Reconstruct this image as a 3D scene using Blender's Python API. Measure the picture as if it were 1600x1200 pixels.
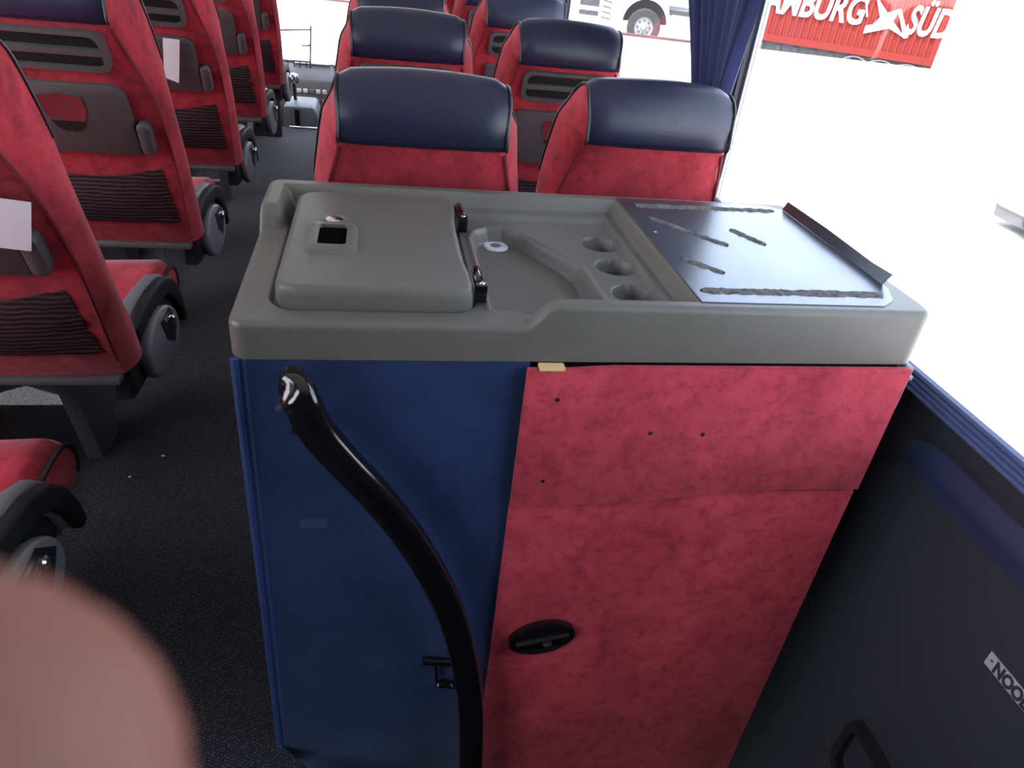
import bpy, bmesh, math, random
from mathutils import Vector, Matrix
random.seed(7)
sc = bpy.context.scene
for o in list(bpy.data.objects):
    bpy.data.objects.remove(o)
COL = sc.collection

# ------------------------------------------------------------------ camera
H = 1.377                      # eye height above the aisle floor
RW = ((0.98310303, 0.0019322, 0.1830429),      # world axes seen in camera axes (right, down, forward)
      (-0.15309677, -0.53948386, 0.82796047),
      (0.10034848, -0.84199373, -0.5300724))
cd = bpy.data.cameras.new('camera'); cam = bpy.data.objects.new('camera', cd); COL.objects.link(cam)
cr = Vector([RW[i][0] for i in range(3)]); cdn = Vector([RW[i][1] for i in range(3)]); cf = Vector([RW[i][2] for i in range(3)])
cam.matrix_world = Matrix(((cr.x, -cdn.x, -cf.x, 0), (cr.y, -cdn.y, -cf.y, 0), (cr.z, -cdn.z, -cf.z, H), (0, 0, 0, 1)))
cd.sensor_width = 36; cd.lens = 1135.7 / 1600 * 36; cd.clip_start = 0.004; cd.clip_end = 500
cd.dof.use_dof = True; cd.dof.focus_distance = 1.5; cd.dof.aperture_fstop = 14
sc.camera = cam

# ------------------------------------------------------------------ light
w = bpy.data.worlds.new('sky'); sc.world = w; w.use_nodes = True
nt = w.node_tree; nt.nodes.clear()
sky = nt.nodes.new('ShaderNodeTexSky'); sky.sky_type = 'NISHITA'; sky.sun_disc = False
sky.sun_elevation = math.radians(58); sky.sun_rotation = math.radians(215); sky.air_density = 1.0; sky.dust_density = 2.0
hs = nt.nodes.new('ShaderNodeHueSaturation'); hs.inputs['Saturation'].default_value = 0.55
bg = nt.nodes.new('ShaderNodeBackground'); bg.inputs[1].default_value = 0.62
wo = nt.nodes.new('ShaderNodeOutputWorld')
nt.links.new(sky.outputs[0], hs.inputs['Color']); nt.links.new(hs.outputs[0], bg.inputs[0]); nt.links.new(bg.outputs[0], wo.inputs[0])
sl = bpy.data.lights.new('sun', 'SUN'); sl.energy = 7.0; sl.angle = math.radians(0.53); sl.color = (1, .96, .9)
sun = bpy.data.objects.new('sun', sl); COL.objects.link(sun)
sun.rotation_euler = Vector((.31, .22, -.90)).to_track_quat('-Z', 'Y').to_euler()
vs = sc.view_settings
sc.display_settings.display_device = 'sRGB'
vs.view_transform = 'Standard'; vs.look = 'None'; vs.gamma = 1; vs.use_curve_mapping = False
vs.exposure = 1.35

# ------------------------------------------------------------------ materials
def mat(name, col, rough=.6, metal=0, col2=None, scale=8, detail=6, lo=.35, hi=.65, bump=0, bscale=200, coat=0, spec=.5, sub=0, sheen=0, extra=None, stretch=None):
    m = bpy.data.materials.new(name); m.use_nodes = True; t = m.node_tree; b = t.nodes['Principled BSDF']
    b.inputs['Base Color'].default_value = (*col, 1); b.inputs['Roughness'].default_value = rough; b.inputs['Metallic'].default_value = metal
    b.inputs['Specular IOR Level'].default_value = spec; b.inputs['Coat Weight'].default_value = coat; b.inputs['Coat Roughness'].default_value = .12
    if sub:
        b.inputs['Subsurface Weight'].default_value = sub; b.inputs['Subsurface Radius'].default_value = (1, .25, .15); b.inputs['Subsurface Scale'].default_value = .004
    if sheen:
        b.inputs['Sheen Weight'].default_value = sheen; b.inputs['Sheen Roughness'].default_value = .4
    tc = t.nodes.new('ShaderNodeTexCoord'); src = tc.outputs['Object']
    if stretch:
        mp = t.nodes.new('ShaderNodeMapping'); mp.inputs['Scale'].default_value = stretch; t.links.new(src, mp.inputs[0]); src = mp.outputs[0]
    if col2:
        n = t.nodes.new('ShaderNodeTexNoise'); n.inputs['Scale'].default_value = scale; n.inputs['Detail'].default_value = detail; n.inputs['Roughness'].default_value = .62
        n.inputs['Distortion'].default_value = .6
        r = t.nodes.new('ShaderNodeValToRGB'); r.color_ramp.elements[0].position = lo; r.color_ramp.elements[1].position = hi
        r.color_ramp.elements[0].color = (*col2, 1); r.color_ramp.elements[1].color = (*col, 1)
        t.links.new(src, n.inputs['Vector']); t.links.new(n.outputs['Fac'], r.inputs[0]); t.links.new(r.outputs[0], b.inputs['Base Color'])
    if bump:
        n2 = t.nodes.new('ShaderNodeTexNoise'); n2.inputs['Scale'].default_value = bscale; n2.inputs['Detail'].default_value = 3
        bp = t.nodes.new('ShaderNodeBump'); bp.inputs['Strength'].default_value = bump; bp.inputs['Distance'].default_value = .002
        t.links.new(src, n2.inputs['Vector']); t.links.new(n2.outputs['Fac'], bp.inputs['Height']); t.links.new(bp.outputs[0], b.inputs['Normal'])
    if extra: extra(t, b, src)
    return m

def glass(name, tint=.93):
    m = bpy.data.materials.new(name); m.use_nodes = True; t = m.node_tree; t.nodes.clear()
    o = t.nodes.new('ShaderNodeOutputMaterial'); tr = t.nodes.new('ShaderNodeBsdfTransparent'); tr.inputs[0].default_value = (tint, tint, tint, 1)
    g = t.nodes.new('ShaderNodeBsdfGlossy'); g.inputs['Roughness'].default_value = .02
    lw = t.nodes.new('ShaderNodeLayerWeight'); lw.inputs[0].default_value = .5; pw_ = t.nodes.new('ShaderNodeMath'); pw_.operation = 'POWER'; pw_.inputs[1].default_value = 5
    fr = t.nodes.new('ShaderNodeMath'); fr.operation = 'MULTIPLY_ADD'; fr.inputs[1].default_value = .7; fr.inputs[2].default_value = .03; mx = t.nodes.new('ShaderNodeMixShader')
    t.links.new(lw.outputs['Facing'], pw_.inputs[0]); t.links.new(pw_.outputs[0], fr.inputs[0])
    t.links.new(fr.outputs[0], mx.inputs[0]); t.links.new(tr.outputs[0], mx.inputs[1]); t.links.new(g.outputs[0], mx.inputs[2]); t.links.new(mx.outputs[0], o.inputs[0])
    return m

def weave(t, b, src):            # rows of fine light flecks in the dark carpet
    sx = t.nodes.new('ShaderNodeMapping'); sx.inputs['Rotation'].default_value = (0, 0, .62); sx.inputs['Scale'].default_value = (120, 185, 120)
    v = t.nodes.new('ShaderNodeTexVoronoi'); v.inputs['Scale'].default_value = 1; v.inputs['Randomness'].default_value = .35
    r = t.nodes.new('ShaderNodeValToRGB'); r.color_ramp.elements[0].position = .08; r.color_ramp.elements[1].position = .42
    r.color_ramp.elements[0].color = (.095, .095, .10, 1); r.color_ramp.elements[1].color = (.013, .015, .022, 1)
    t.links.new(src, sx.inputs[0]); t.links.new(sx.outputs[0], v.inputs['Vector']); t.links.new(v.outputs['Distance'], r.inputs[0])
    n = t.nodes.new('ShaderNodeTexNoise'); n.inputs['Scale'].default_value = 3
    mx = t.nodes.new('ShaderNodeMix'); mx.data_type = 'RGBA'; mx.blend_type = 'MULTIPLY'; mx.inputs[0].default_value = .35
    t.links.new(src, n.inputs['Vector']); t.links.new(r.outputs[0], mx.inputs[6]); t.links.new(n.outputs['Fac'], mx.inputs[7]); t.links.new(mx.outputs[2], b.inputs['Base Color'])
    bp = t.nodes.new('ShaderNodeBump'); bp.inputs['Strength'].default_value = .6; bp.inputs['Distance'].default_value = .003; bp.invert = True
    t.links.new(v.outputs['Distance'], bp.inputs['Height']); t.links.new(bp.outputs[0], b.inputs['Normal'])

def ribbed(t, b, src):           # ruched elastic pocket
    wv = t.nodes.new('ShaderNodeTexWave'); wv.bands_direction = 'Z'; wv.inputs['Scale'].default_value = 28; wv.inputs['Distortion'].default_value = 3; wv.inputs['Detail'].default_value = 2
    bp = t.nodes.new('ShaderNodeBump'); bp.inputs['Strength'].default_value = .5; bp.inputs['Distance'].default_value = .004
    t.links.new(src, wv.inputs['Vector']); t.links.new(wv.outputs['Fac'], bp.inputs['Height']); t.links.new(bp.outputs[0], b.inputs['Normal'])

RED = dict(rough=.85, col2=(.20, .012, .022), scale=9, detail=9, lo=.30, hi=.56, bump=.25, bscale=420, spec=.25, sheen=.25)
M = {}
def veins(t, b, src):            # fine dark crackle over the soft mottling
    n = t.nodes.new('ShaderNodeTexNoise'); n.inputs['Scale'].default_value = 38; n.inputs['Detail'].default_value = 14; n.inputs['Roughness'].default_value = .78; n.inputs['Distortion'].default_value = .35
    r = t.nodes.new('ShaderNodeValToRGB'); r.color_ramp.elements[0].position = .36; r.color_ramp.elements[1].position = .52
    r.color_ramp.elements[0].color = (.62, .52, .56, 1); r.color_ramp.elements[1].color = (1, 1, 1, 1)
    mx = t.nodes.new('ShaderNodeMix'); mx.data_type = 'RGBA'; mx.blend_type = 'MULTIPLY'; mx.inputs[0].default_value = 1
    old = b.inputs['Base Color'].links[0].from_socket
    t.links.new(src, n.inputs['Vector']); t.links.new(n.outputs['Fac'], r.inputs[0]); t.links.new(old, mx.inputs[6]); t.links.new(r.outputs[0], mx.inputs[7]); t.links.new(mx.outputs[2], b.inputs['Base Color'])
M['red'] = mat('red_suede', (.46, .034, .052), **RED, extra=veins)
M['redpanel'] = mat('red_marbled_fabric', (.54, .058, .088), **{**RED, 'col2': (.33, .028, .048), 'scale': 7, 'lo': .34, 'hi': .66, 'sheen': .1}, extra=veins)
M['redseam'] = mat('dark_red_seam', (.17, .01, .02), .8)
M['leather'] = mat('navy_leather', (.014, .015, .045), .36, col2=(.010, .011, .033), scale=5, bump=.12, bscale=500, spec=.55)
M['pipe'] = mat('black_piping', (.012, .012, .018), .45)
M['grey'] = mat('grey_plastic', (.085, .082, .085), .5, col2=(.075, .072, .075), scale=20, bump=.12, bscale=600)
M['lightgrey'] = mat('light_grey_plastic', (.16, .165, .18), .45, bump=.1, bscale=500)
M['black'] = mat('black_plastic', (.011, .011, .012), .6, spec=.3)
M['blackgloss'] = mat('black_gloss', (.004, .004, .0045), .12, coat=.6)
M['chrome'] = mat('chrome', (.7, .7, .72), .18, 1)
M['net'] = mat('dark_elastic_pocket', (.035, .012, .018), .8, col2=(.02, .009, .013), scale=30, extra=ribbed)
M['carpet'] = mat('dark_carpet', (.02, .022, .03), .9, spec=.2, sheen=.4, extra=weave)
M['counter'] = mat('olive_grey_abs', (.128, .122, .110), .42, col2=(.116, .111, .100), scale=14, bump=.10, bscale=700, spec=.5)
M['plate'] = mat('blued_steel', (.15, .165, .195), .25, .75, col2=(.12, .135, .165), scale=7, bump=.03, bscale=90, spec=.6)
M['glue'] = mat('grey_glue', (.15, .15, .14), .9, col2=(.04, .04, .04), scale=90, bump=.9, bscale=160)
M['blue'] = mat('blue_velour', (.018, .037, .105), .9, col2=(.012, .025, .075), scale=7, detail=8, lo=.3, hi=.7, bump=.15, bscale=500, spec=.15, sheen=.15)
M['bluetrim'] = mat('blue_edge_trim', (.022, .048, .16), .6)
M['navyband'] = mat('navy_wall_band', (.018, .026, .075), .5, bump=.1, bscale=400)
M['sill'] = mat('blue_grey_sill', (.06, .085, .20), .3, spec=.6)
M['wallblack'] = mat('charcoal_wall', (.026, .028, .036), .6, bump=.15, bscale=600)
M['curtain'] = mat('navy_curtain', (.016, .022, .11), .8, col2=(.011, .015, .075), scale=6, stretch=(9, 9, 1), sheen=.2)
M['ceil'] = mat('ceiling_cloth', (.5, .5, .5), .9)
M['wall'] = mat('wall_cloth', (.20, .20, .22), .85, bump=.1, bscale=300)
M['pillar'] = mat('pillar_grey', (.13, .135, .14), .6)
M['white'] = mat('white_paint', (.8, .8, .8), .4)
M['whitetrim'] = mat('white_seal', (.75, .76, .78), .5)
M['paper'] = mat('paper', (.78, .76, .78), .7)
M['glass'] = glass('window_glass')
M['wood'] = mat('raw_wood_edge', (.75, .55, .28), .7)
M['drain'] = mat('white_drain', (.62, .62, .66), .4)
M['concrete'] = mat('pale_concrete', (.52, .51, .49), .9, col2=(.46, .45, .43), scale=.6)
M['contred'] = mat('container_red', (.12, .012, .009), .7, spec=.2)
M['rust'] = mat('brown_rail', (.06, .022, .022), .8)
M['tyre'] = mat('tyre', (.02, .02, .022), .85)
M['dark'] = mat('dark_metal', (.03, .03, .034), .6)
M['bluestripe'] = mat('blue_stripe', (.20, .27, .48), .6)
M['skin'] = mat('skin', (.19, .060, .041), .6, col2=(.165, .05, .036), scale=60, bump=.2, bscale=900, sub=.35)
M['print'] = mat('dark_print', (.03, .028, .032), .6)
M['signgrey'] = mat('silver_sign', (.42, .41, .44), .45)
M['orange'] = mat('red_reflector', (.35, .06, .04), .4)

# ------------------------------------------------------------------ mesh helpers
class MB:
    def __init__(s): s.v = []; s.f = []
    def add(s, vs, fs):
        n = len(s.v); s.v += [tuple(p) for p in vs]; s.f += [tuple(i + n for i in f) for f in fs]; return s
    def box(s, a, b):
        x0, y0, z0 = a; x1, y1, z1 = b
        return s.add([(x0,y0,z0),(x1,y0,z0),(x1,y1,z0),(x0,y1,z0),(x0,y0,z1),(x1,y0,z1),(x1,y1,z1),(x0,y1,z1)],
                     [(0,3,2,1),(4,5,6,7),(0,1,5,4),(1,2,6,5),(2,3,7,6),(3,0,4,7)])
    def prism(s, pts, frame, d0, d1):      # outline pts (u,v) in frame(u,v,d)->xyz, extruded d0..d1
        n = len(pts)
        vs = [frame(u, v, d0) for u, v in pts] + [frame(u, v, d1) for u, v in pts]
        fs = [tuple(range(n - 1, -1, -1)), tuple(range(n, 2 * n))] + [(i, (i + 1) % n, n + (i + 1) % n, n + i) for i in range(n)]
        return s.add(vs, fs)
    def tube(s, path, r, seg=10, flat=1.0, up=None, sq=1.0):
        path = [Vector(p) for p in path]; n = len(path); rings = []; u = None
        for i, p in enumerate(path):
            t = (path[min(i + 1, n - 1)] - path[max(i - 1, 0)]).normalized()
            if u is None:
                u = Vector(up) if up else (Vector((0, 0, 1)) if abs(t.z) < .9 else Vector((1, 0, 0)))
            elif up: u = Vector(up)
            u = (u - t * u.dot(t)).normalized(); q = t.cross(u)
            rr = r[i] if isinstance(r, (list, tuple)) else r
            pw = lambda c: math.copysign(abs(c) ** sq, c)
            rings.append([p + u * pw(math.cos(a)) * rr + q * pw(math.sin(a)) * rr * flat for a in [2 * math.pi * k / seg for k in range(seg)]])
        vs = [v for ring in rings for v in ring]; fs = []
        for i in range(n - 1):
            for k in range(seg):
                fs.append((i*seg+k, i*seg+(k+1)%seg, (i+1)*seg+(k+1)%seg, (i+1)*seg+k))
        fs += [tuple(range(seg - 1, -1, -1)), tuple(range((n - 1) * seg, n * seg))]
        return s.add(vs, fs)
    def grid(s, rows, flip=False):         # rows of equal length
        n = len(rows); m = len(rows[0]); fs = []
        for i in range(n - 1):
            for j in range(m - 1):
                q = (i*m+j, i*m+j+1, (i+1)*m+j+1, (i+1)*m+j)
                fs.append(q[::-1] if flip else q)
        return s.add([p for r in rows for p in r], fs)
    def lathe(s, prof, frame, seg=24):     # prof (r,d)
        rows = []
        for r, d in prof:
            rows.append([frame(r * math.cos(2*math.pi*k/seg), r * math.sin(2*math.pi*k/seg), d) for k in range(seg + 1)])
        return s.grid(rows)
    def mesh(s, name, mt, ang=35, bevel=0, seg=2, recalc=True, merge=1e-5):
        bm = bmesh.new(); vv = [bm.verts.new(p) for p in s.v]; bm.verts.ensure_lookup_table()
        for f in s.f:
            try: bm.faces.new([vv[i] for i in f])
            except ValueError: pass
        if merge: bmesh.ops.remove_doubles(bm, verts=bm.verts, dist=merge)
        if recalc: bmesh.ops.recalc_face_normals(bm, faces=bm.faces)
        if bevel:
            es = [e for e in bm.edges if len(e.link_faces) == 2 and e.calc_face_angle(0) > math.radians(30)]
            bmesh.ops.bevel(bm, geom=es, offset=bevel, segments=seg, profile=.5, affect='EDGES', clamp_overlap=True)
        me = bpy.data.meshes.new(name); bm.to_mesh(me); bm.free()
        for p in me.polygons: p.use_smooth = True
        me.set_sharp_from_angle(angle=math.radians(ang))
        me.materials.append(mt)
        return me
    def build(s, name, mt, parent=None, **k):
        return link(name, s.mesh(name, mt, **k), parent)

def link(name, me, parent=None):
    o = bpy.data.objects.new(name, me); COL.objects.link(o); o.parent = parent; return o
def tag(o, label, cat, group=None, kind=None):
    o['label'] = label; o['category'] = cat
    if group: o['group'] = group
    if kind: o['kind'] = kind
    return o
def thing(name, label, cat, loc=(0, 0, 0), rz=0, group=None):
    o = bpy.data.objects.new(name, None); COL.objects.link(o); o.location = loc; o.rotation_euler = (0, 0, rz); o.empty_display_size = .05
    return tag(o, label, cat, group)
def rrect(x0, x1, y0, y1, r, n=5):
    pts = []
    rs = r if isinstance(r, (list, tuple)) else [r] * 4
    for (cx, cy, a0, q) in ((x1, y0, -90, rs[0]), (x1, y1, 0, rs[1]), (x0, y1, 90, rs[2]), (x0, y0, 180, rs[3])):
        sx = -1 if cx == x1 else 1; sy = 1 if cy == y0 else -1
        for k in range(n + 1):
            a = math.radians(a0 + 90 * k / n)
            pts.append((cx + sx * q + q * math.cos(a), cy + sy * q + q * math.sin(a)))
    return pts
XY = lambda u, v, d: (u, v, d)
XZ = lambda u, v, d: (u, d, v)
YZ = lambda u, v, d: (d, u, v)
def lerp(a, b, t): return a + (b - a) * t
def interp(tab, x):
    if x <= tab[0][0]: return tab[0][1]
    for (a, b), (c, d) in zip(tab, tab[1:]):
        if x <= c: return lerp(b, d, (x - a) / (c - a))
    return tab[-1][1]
def smooth(t):
    t = max(0, min(1, t)); return t * t * (3 - 2 * t)
def spline(pts, n=8):
    P = [Vector(p) for p in pts]; P = [P[0] * 2 - P[1]] + P + [P[-1] * 2 - P[-2]]; out = []
    for i in range(1, len(P) - 2):
        a, b, c, d = P[i-1], P[i], P[i+1], P[i+2]
        for k in range(n):
            t = k / n
            out.append(.5 * ((2*b) + (c - a)*t + (2*a - 5*b + 4*c - d)*t*t + (3*b - a - 3*c + d)*t**3))
    out.append(P[-2]); return out
def text_mesh(name, body, size, mt, bold=0, depth=.001):
    cu = bpy.data.curves.new(name, 'FONT'); cu.body = body; cu.size = size; cu.offset = bold; cu.extrude = depth; cu.align_x = 'LEFT'
    o = bpy.data.objects.new(name, cu); COL.objects.link(o); bpy.context.view_layer.update()
    me = bpy.data.meshes.new_from_object(o.evaluated_get(bpy.context.evaluated_depsgraph_get()))
    bpy.data.objects.remove(o); bpy.data.curves.remove(cu); me.name = name; me.materials.clear(); me.materials.append(mt); return me
def pix(px, py):               # direction of a photograph pixel
    c = Vector((px - 800, py - 600, 1135.7))
    return Vector([sum(RW[i][k] * c[k] for k in range(3)) for i in range(3)])
def at(px, py, ax, val):       # point where that direction meets the plane axis = val
    d = pix(px, py); o = Vector((0, 0, H)); return o + d * ((val - o[ax]) / d[ax])

# ------------------------------------------------------------------ the setting
XL, XR = -1.45, .93            # inner faces of the side walls
Y0B, Y1F = -3.0, 7.6           # rear bulkhead, windscreen
SILL, WTOP, CEIL = .794, 1.72, 2.02
EDGE = 5.57                    # where the raised aisle floor ends
# floor with the stairwell cut out of it
fl = MB()
out = [(XL, Y0B), (XR, Y0B), (XR, -.25), (-.11, -.25), (-.11, .79), (-.178, .853), (-.178, 1.32), (XR, 1.32), (XR, EDGE), (XL, EDGE)]
fl.prism(out, XY, -.06, 0)
floor = fl.build('floor', M['carpet'], bevel=0)
tag(floor, 'dark carpet floor with fine light flecks running down the aisle', 'floor', kind='structure')
st = MB(); st.box((-.14, -.25, -.25), (.20, .875, -.22)); st.box((.18, -.25, -.50), (.50, .875, -.47)); st.box((.48, -.25, -.78), (XR, .875, -.74))
st.box((-.14, -.25, -.25), (-.11, .79, -.06)); st.box((.17, -.25, -.5), (.2, .875, -.25)); st.box((.47, -.25, -.78), (.5, .875, -.5)); st.box((-.14, -.28, -.78), (XR, -.25, -.06))
st.build('stair_step', M['carpet'], floor)
fl2 = MB(); fl2.box((XL, EDGE, -.76), (XR, Y1F, -.70)); fl2.box((XL, EDGE - .03, -.72), (XR, EDGE, -.06))
fl2.build('lower_floor', M['carpet'], floor)
nz = MB(); nz.box((-.62, EDGE - .02, -.01), (XR, EDGE + .012, .012)); nz.build('step_nosing', M['chrome'], floor, bevel=.003)
ce = MB(); ce.box((XL - .05, Y0B, CEIL), (XR + .05, Y1F, CEIL + .05)); tag(ce.build('ceiling', M['ceil']), 'pale fabric coach ceiling above the seats', 'ceiling', kind='structure')

PILL = [-1.3, -.1, 1.94, 3.98, 6.0, 7.5]  # rearmost bay is unseen, opened on the left only to tune cabinet light
def side_wall(side):
    x = XL if side == 'left' else XR; s = -1 if side == 'left' else 1
    m = MB(); a, b = sorted((x, x + s * .02))
    m.box((a, Y0B, -.82), (b, Y1F, SILL - .014)); m.box((a, Y0B, WTOP), (b, Y1F, CEIL)); m.box((a, Y0B, SILL - .02), (b, PILL[0 if s < 0 else 1], WTOP + .01))  # last box: unseen rear section, closed to keep light off the cabinet front
    wl = m.build('wall_' + side, M['wallblack'])
    tag(wl, 'charcoal side wall under the windows on the ' + ('seat row side' if s < 0 else 'worktop side'), 'wall', kind='structure')
    for y in PILL:
        m = MB(); a, b = sorted((x - s * .015, x + s * .02)); m.box((a, y - .05, SILL - .014), (b, y + .05, WTOP + .002)); m.build('pillar', M['pillar'], wl, bevel=.008)
        m = MB(); a, b = sorted((x + s * .002, x + s * .018)); m.box((a, y - .062, SILL - .01), (b, y - .0505, WTOP)); m.build('window_seal', M['whitetrim'], wl)
    return wl
wl_l = side_wall('left'); wl_r = side_wall('right')
n = 1
for x, s in ((XL - .010, 'left'), (XR + .010, 'right')):
    for a, b in list(zip(PILL, PILL[1:]))[0 if s == 'left' else 1:]:
        m = MB(); m.box((x - .002, a + .05, SILL - .014), (x + .002, b - .062, WTOP))
        tag(m.build('window_%d' % n, M['glass']), 'clear coach window pane on the %s side, bay %d from the rear' % (s, PILL.index(a) + 1), 'window', kind='structure'); n += 1
# ribbed sill strip on each side
for k, (x, s) in enumerate(((XR, 1), (XL, -1))):
    t = MB()
    prof = [(.0, .764), (-.017, .764), (-.0185, .767), (-.016, .7705), (-.0135, .7715), (-.0145, .7745), (-.012, .778), (-.0095, .779), (-.0105, .782), (-.008, .7855), (-.0055, .7865), (-.0065, .7895), (-.003, .794), (.006, .796), (.006, .764)]
    rows = [[(x + s * u, y, v) for u, v in prof + prof[:1]] for y in (Y0B, Y1F)]
    t.grid(rows); o = t.build('trim_%d' % (k + 1), M['sill'], ang=10)
    tag(o, 'ribbed blue-grey sill strip under the %s windows' % ('worktop side' if s > 0 else 'seat row side'), 'sill', kind='structure')
# right-hand wall: navy padded band under the sill with rounded end
m = MB(); rows = []
for i in range(9):
    a = math.pi * i / 8; rows.append((-.016 * math.sin(a), lerp(.632, .715, i / 8)))
yy = [Y0B] + [.80 + .105 * k / 6 for k in range(7)]
m.grid([[(XR + u * (1 if y < .81 else math.sqrt(max(0.0, 1 - ((y - .80) / .108) ** 2))) - .001, y, lerp(.66, v, 1 if y < .81 else math.sqrt(max(0.0, 1 - ((y - .8) / .115) ** 2)))) for u, v in rows] for y in yy])
m.build('padded_band', M['navyband'], wl_r, ang=60)
m = MB(); m.box((XR - .008, Y0B, .715), (XR, .93, .763)); m.build('rail_channel', M['wallblack'], wl_r, bevel=.003)
# front and back
m = MB(); m.box((XL, Y1F, -.76), (XR, Y1F + .05, .1)); m.box((XL, Y1F, 1.85), (XR, Y1F + .05, CEIL)); tag(m.build('wall_front', M['wallblack']), 'front wall of the coach under the windscreen', 'wall', kind='structure')
m = MB(); m.box((XL, Y1F + .01, .1), (XR, Y1F + .02, 1.85)); tag(m.build('window_%d' % n, M['glass']), 'wide clear windscreen at the front of the coach', 'window', kind='structure')
m = MB(); m.box((XL, Y0B - .05, 0), (XR, Y0B, CEIL)); tag(m.build('wall_back', M['wall']), 'rear bulkhead of the coach behind the viewer', 'wall', kind='structure')

# ------------------------------------------------------------------ coach seats
BK = [(-.035, .435), (-.075, .53), (-.105, .62), (-.135, .72), (-.165, .82), (-.197, .90), (-.222, .96), (-.240, 1.0), (-.255, 1.04), (-.266, 1.07), (-.268, 1.10)]
TOP = [(-.262, 1.122), (-.248, 1.140), (-.228, 1.150), (-.205, 1.151), (-.182, 1.145), (-.163, 1.131), (-.150, 1.112)]
FR = [(-.140, 1.08), (-.132, 1.04), (-.126, 1.0), (-.118, .95), (-.105, .89), (-.078, .80), (-.045, .70), (-.010, .60), (.025, .53), (.05, .435)]
WB = [(.47, .190), (.62, .198), (.75, .201), (.85, .197), (.93, .183), (1.0, .156), (1.07, .151), (1.15, .154)]
WF = [(.47, .202), (.60, .207), (.72, .210), (.85, .208), (.95, .207), (1.02, .198), (1.08, .186), (1.12, .168), (1.15, .154)]
class SeatGeo:
    def __init__(g, recline, lb):
        g.a = math.radians(recline); g.lb = lb
    def rot(g, p):           # recline about the hip line
        x, y, z = p; c, s = math.cos(g.a), math.sin(g.a); z -= .5
        return (x, y * c + z * s, .5 + z * c - y * s)
    def back(g, x, z, off=0):     # a point on the back shell at upright height z, off metres behind it
        y = interp([(b, a) for a, b in BK], z); return g.rot((x, y - off - .006 * (1 - (x / .19) ** 2), z - off * .28))
SEATMESH = {}
def seat_meshes(kind, recline):
    key = (kind, recline)
    if key in SEATMESH: return SEATMESH[key]
    g = SeatGeo(recline, 1.05); D = {}
    prof = [(y, z, interp(WB, z)) for y, z in BK] + [(y, z, lerp(interp(WB, z), interp(WF, z), (i + 1) / (len(TOP) + 1))) for i, (y, z) in enumerate(TOP)] + [(y, z, interp(WF, z)) for y, z in FR]
    nb = len(BK); N = 14
    def prow(y, z, wd, off=0, puff=.006, crown=.010):
        r = []
        for j in range(N + 1):
            u = 2 * j / N - 1; c = 1 - u * u
            zt = smooth((z - 1.06) / .09)
            r.append((u * wd, y, z + crown * c * zt))
        return r
    rows = []
    for i, (y, z, wd) in enumerate(prof):
        r = []
        nx = -1 if i < nb else (1 if i >= nb + len(TOP) else 0)
        for j in range(N + 1):
            u = 2 * j / N - 1; c = 1 - u ** 4
            rr = (u * wd, y + nx * .008 * c, z + .010 * (1 - u * u) * smooth((z - 1.06) / .09))
            r.append(g.rot(rr))
        rows.append(r)
    m = MB(); m.grid(rows)
    K = len(prof); C = 4
    for s in (-1, 1):          # the bolster faces joining back edge and front edge
        srows = []
        for i in range(K // 2 + 1):
            a = prof[i]; b = prof[K - 1 - i]; r = []
            for q in range(C + 1):
                t = q / C; bulge = .012 * math.sin(math.pi * t)
                r.append(g.rot((s * (lerp(a[2], b[2], t) + bulge * (1 if i < nb - 1 else .4)), lerp(a[0], b[0], t), lerp(a[1], b[1], t))))
            srows.append(r)
        m.grid(srows)
    m.add(rows[0] + rows[-1], [tuple(range(N + 1)) + tuple(range(2 * N + 1, N, -1))])
    D['backrest'] = m.mesh('backrest', M['red'], ang=48, merge=.002)
    # leather wrap over the top
    lp = [(p, i) for i, p in enumerate(prof) if (i < nb and p[1] >= g.lb - .001) or nb <= i < nb + len(TOP) or (i >= nb + len(TOP) and p[1] > .94)]
    y0 = interp([(b, a) for a, b in BK], g.lb)
    seq = [(y0 + .003, g.lb - .004, interp(WB, g.lb))] + [(y0 - .007, g.lb, interp(WB, g.lb)), (y0 - .015, g.lb + .012, interp(WB, g.lb))] + [p for p, i in lp if i >= nb or p[1] > g.lb + .02]
    lrows = []
    for i, (y, z, wd) in enumerate(seq):
        k = max(0, i - 0); ny, nzv = (-1, .0) if z < 1.11 and y < -.2 else ((.0, 1) if z > 1.11 else (1, 0))
        r = []
        for j in range(N + 1):
            u = 2 * j / N - 1; c = 1 - u * u; e = smooth((1 - abs(u)) / .12)
            off = (.004 + .009 * e) if i > 2 else (.004 * e)
            r.append(g.rot((u * (wd - .001), y + ny * off - (.006 * c if ny < 0 and i <= 2 else 0), z + nzv * off + .010 * c * smooth((z - 1.06) / .09) - (.006 * (1 - c) * 0))))
        lrows.append(r)
    m = MB(); m.grid(lrows); D['headrest_cover'] = m.mesh('headrest_cover', M['leather'], ang=80)
    for nm, s in (('pl', -1), ('pr', 1)):
        m = MB(); pth = [g.rot((s * (p[2] + .001), p[0] - (.004 if p[0] < -.2 and p[1] < 1.12 else 0), p[1] + (.004 if p[1] > 1.12 else 0))) for p in seq[1:]]
        m.tube(spline(pth, 3), .0032, 6); D[nm] = m.mesh('piping', M['pipe'])
        m = MB(); pth = [g.rot((s * interp(WB, z), interp([(b, a) for a, b in BK], z) - .001, z)) for z in [.48, .55, .62, .7, .78, .86, .92, g.lb - .01]]
        m.tube(spline(pth, 3), .0035, 6); D['seam' + nm] = m.mesh('seam', M['redseam'])
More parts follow.
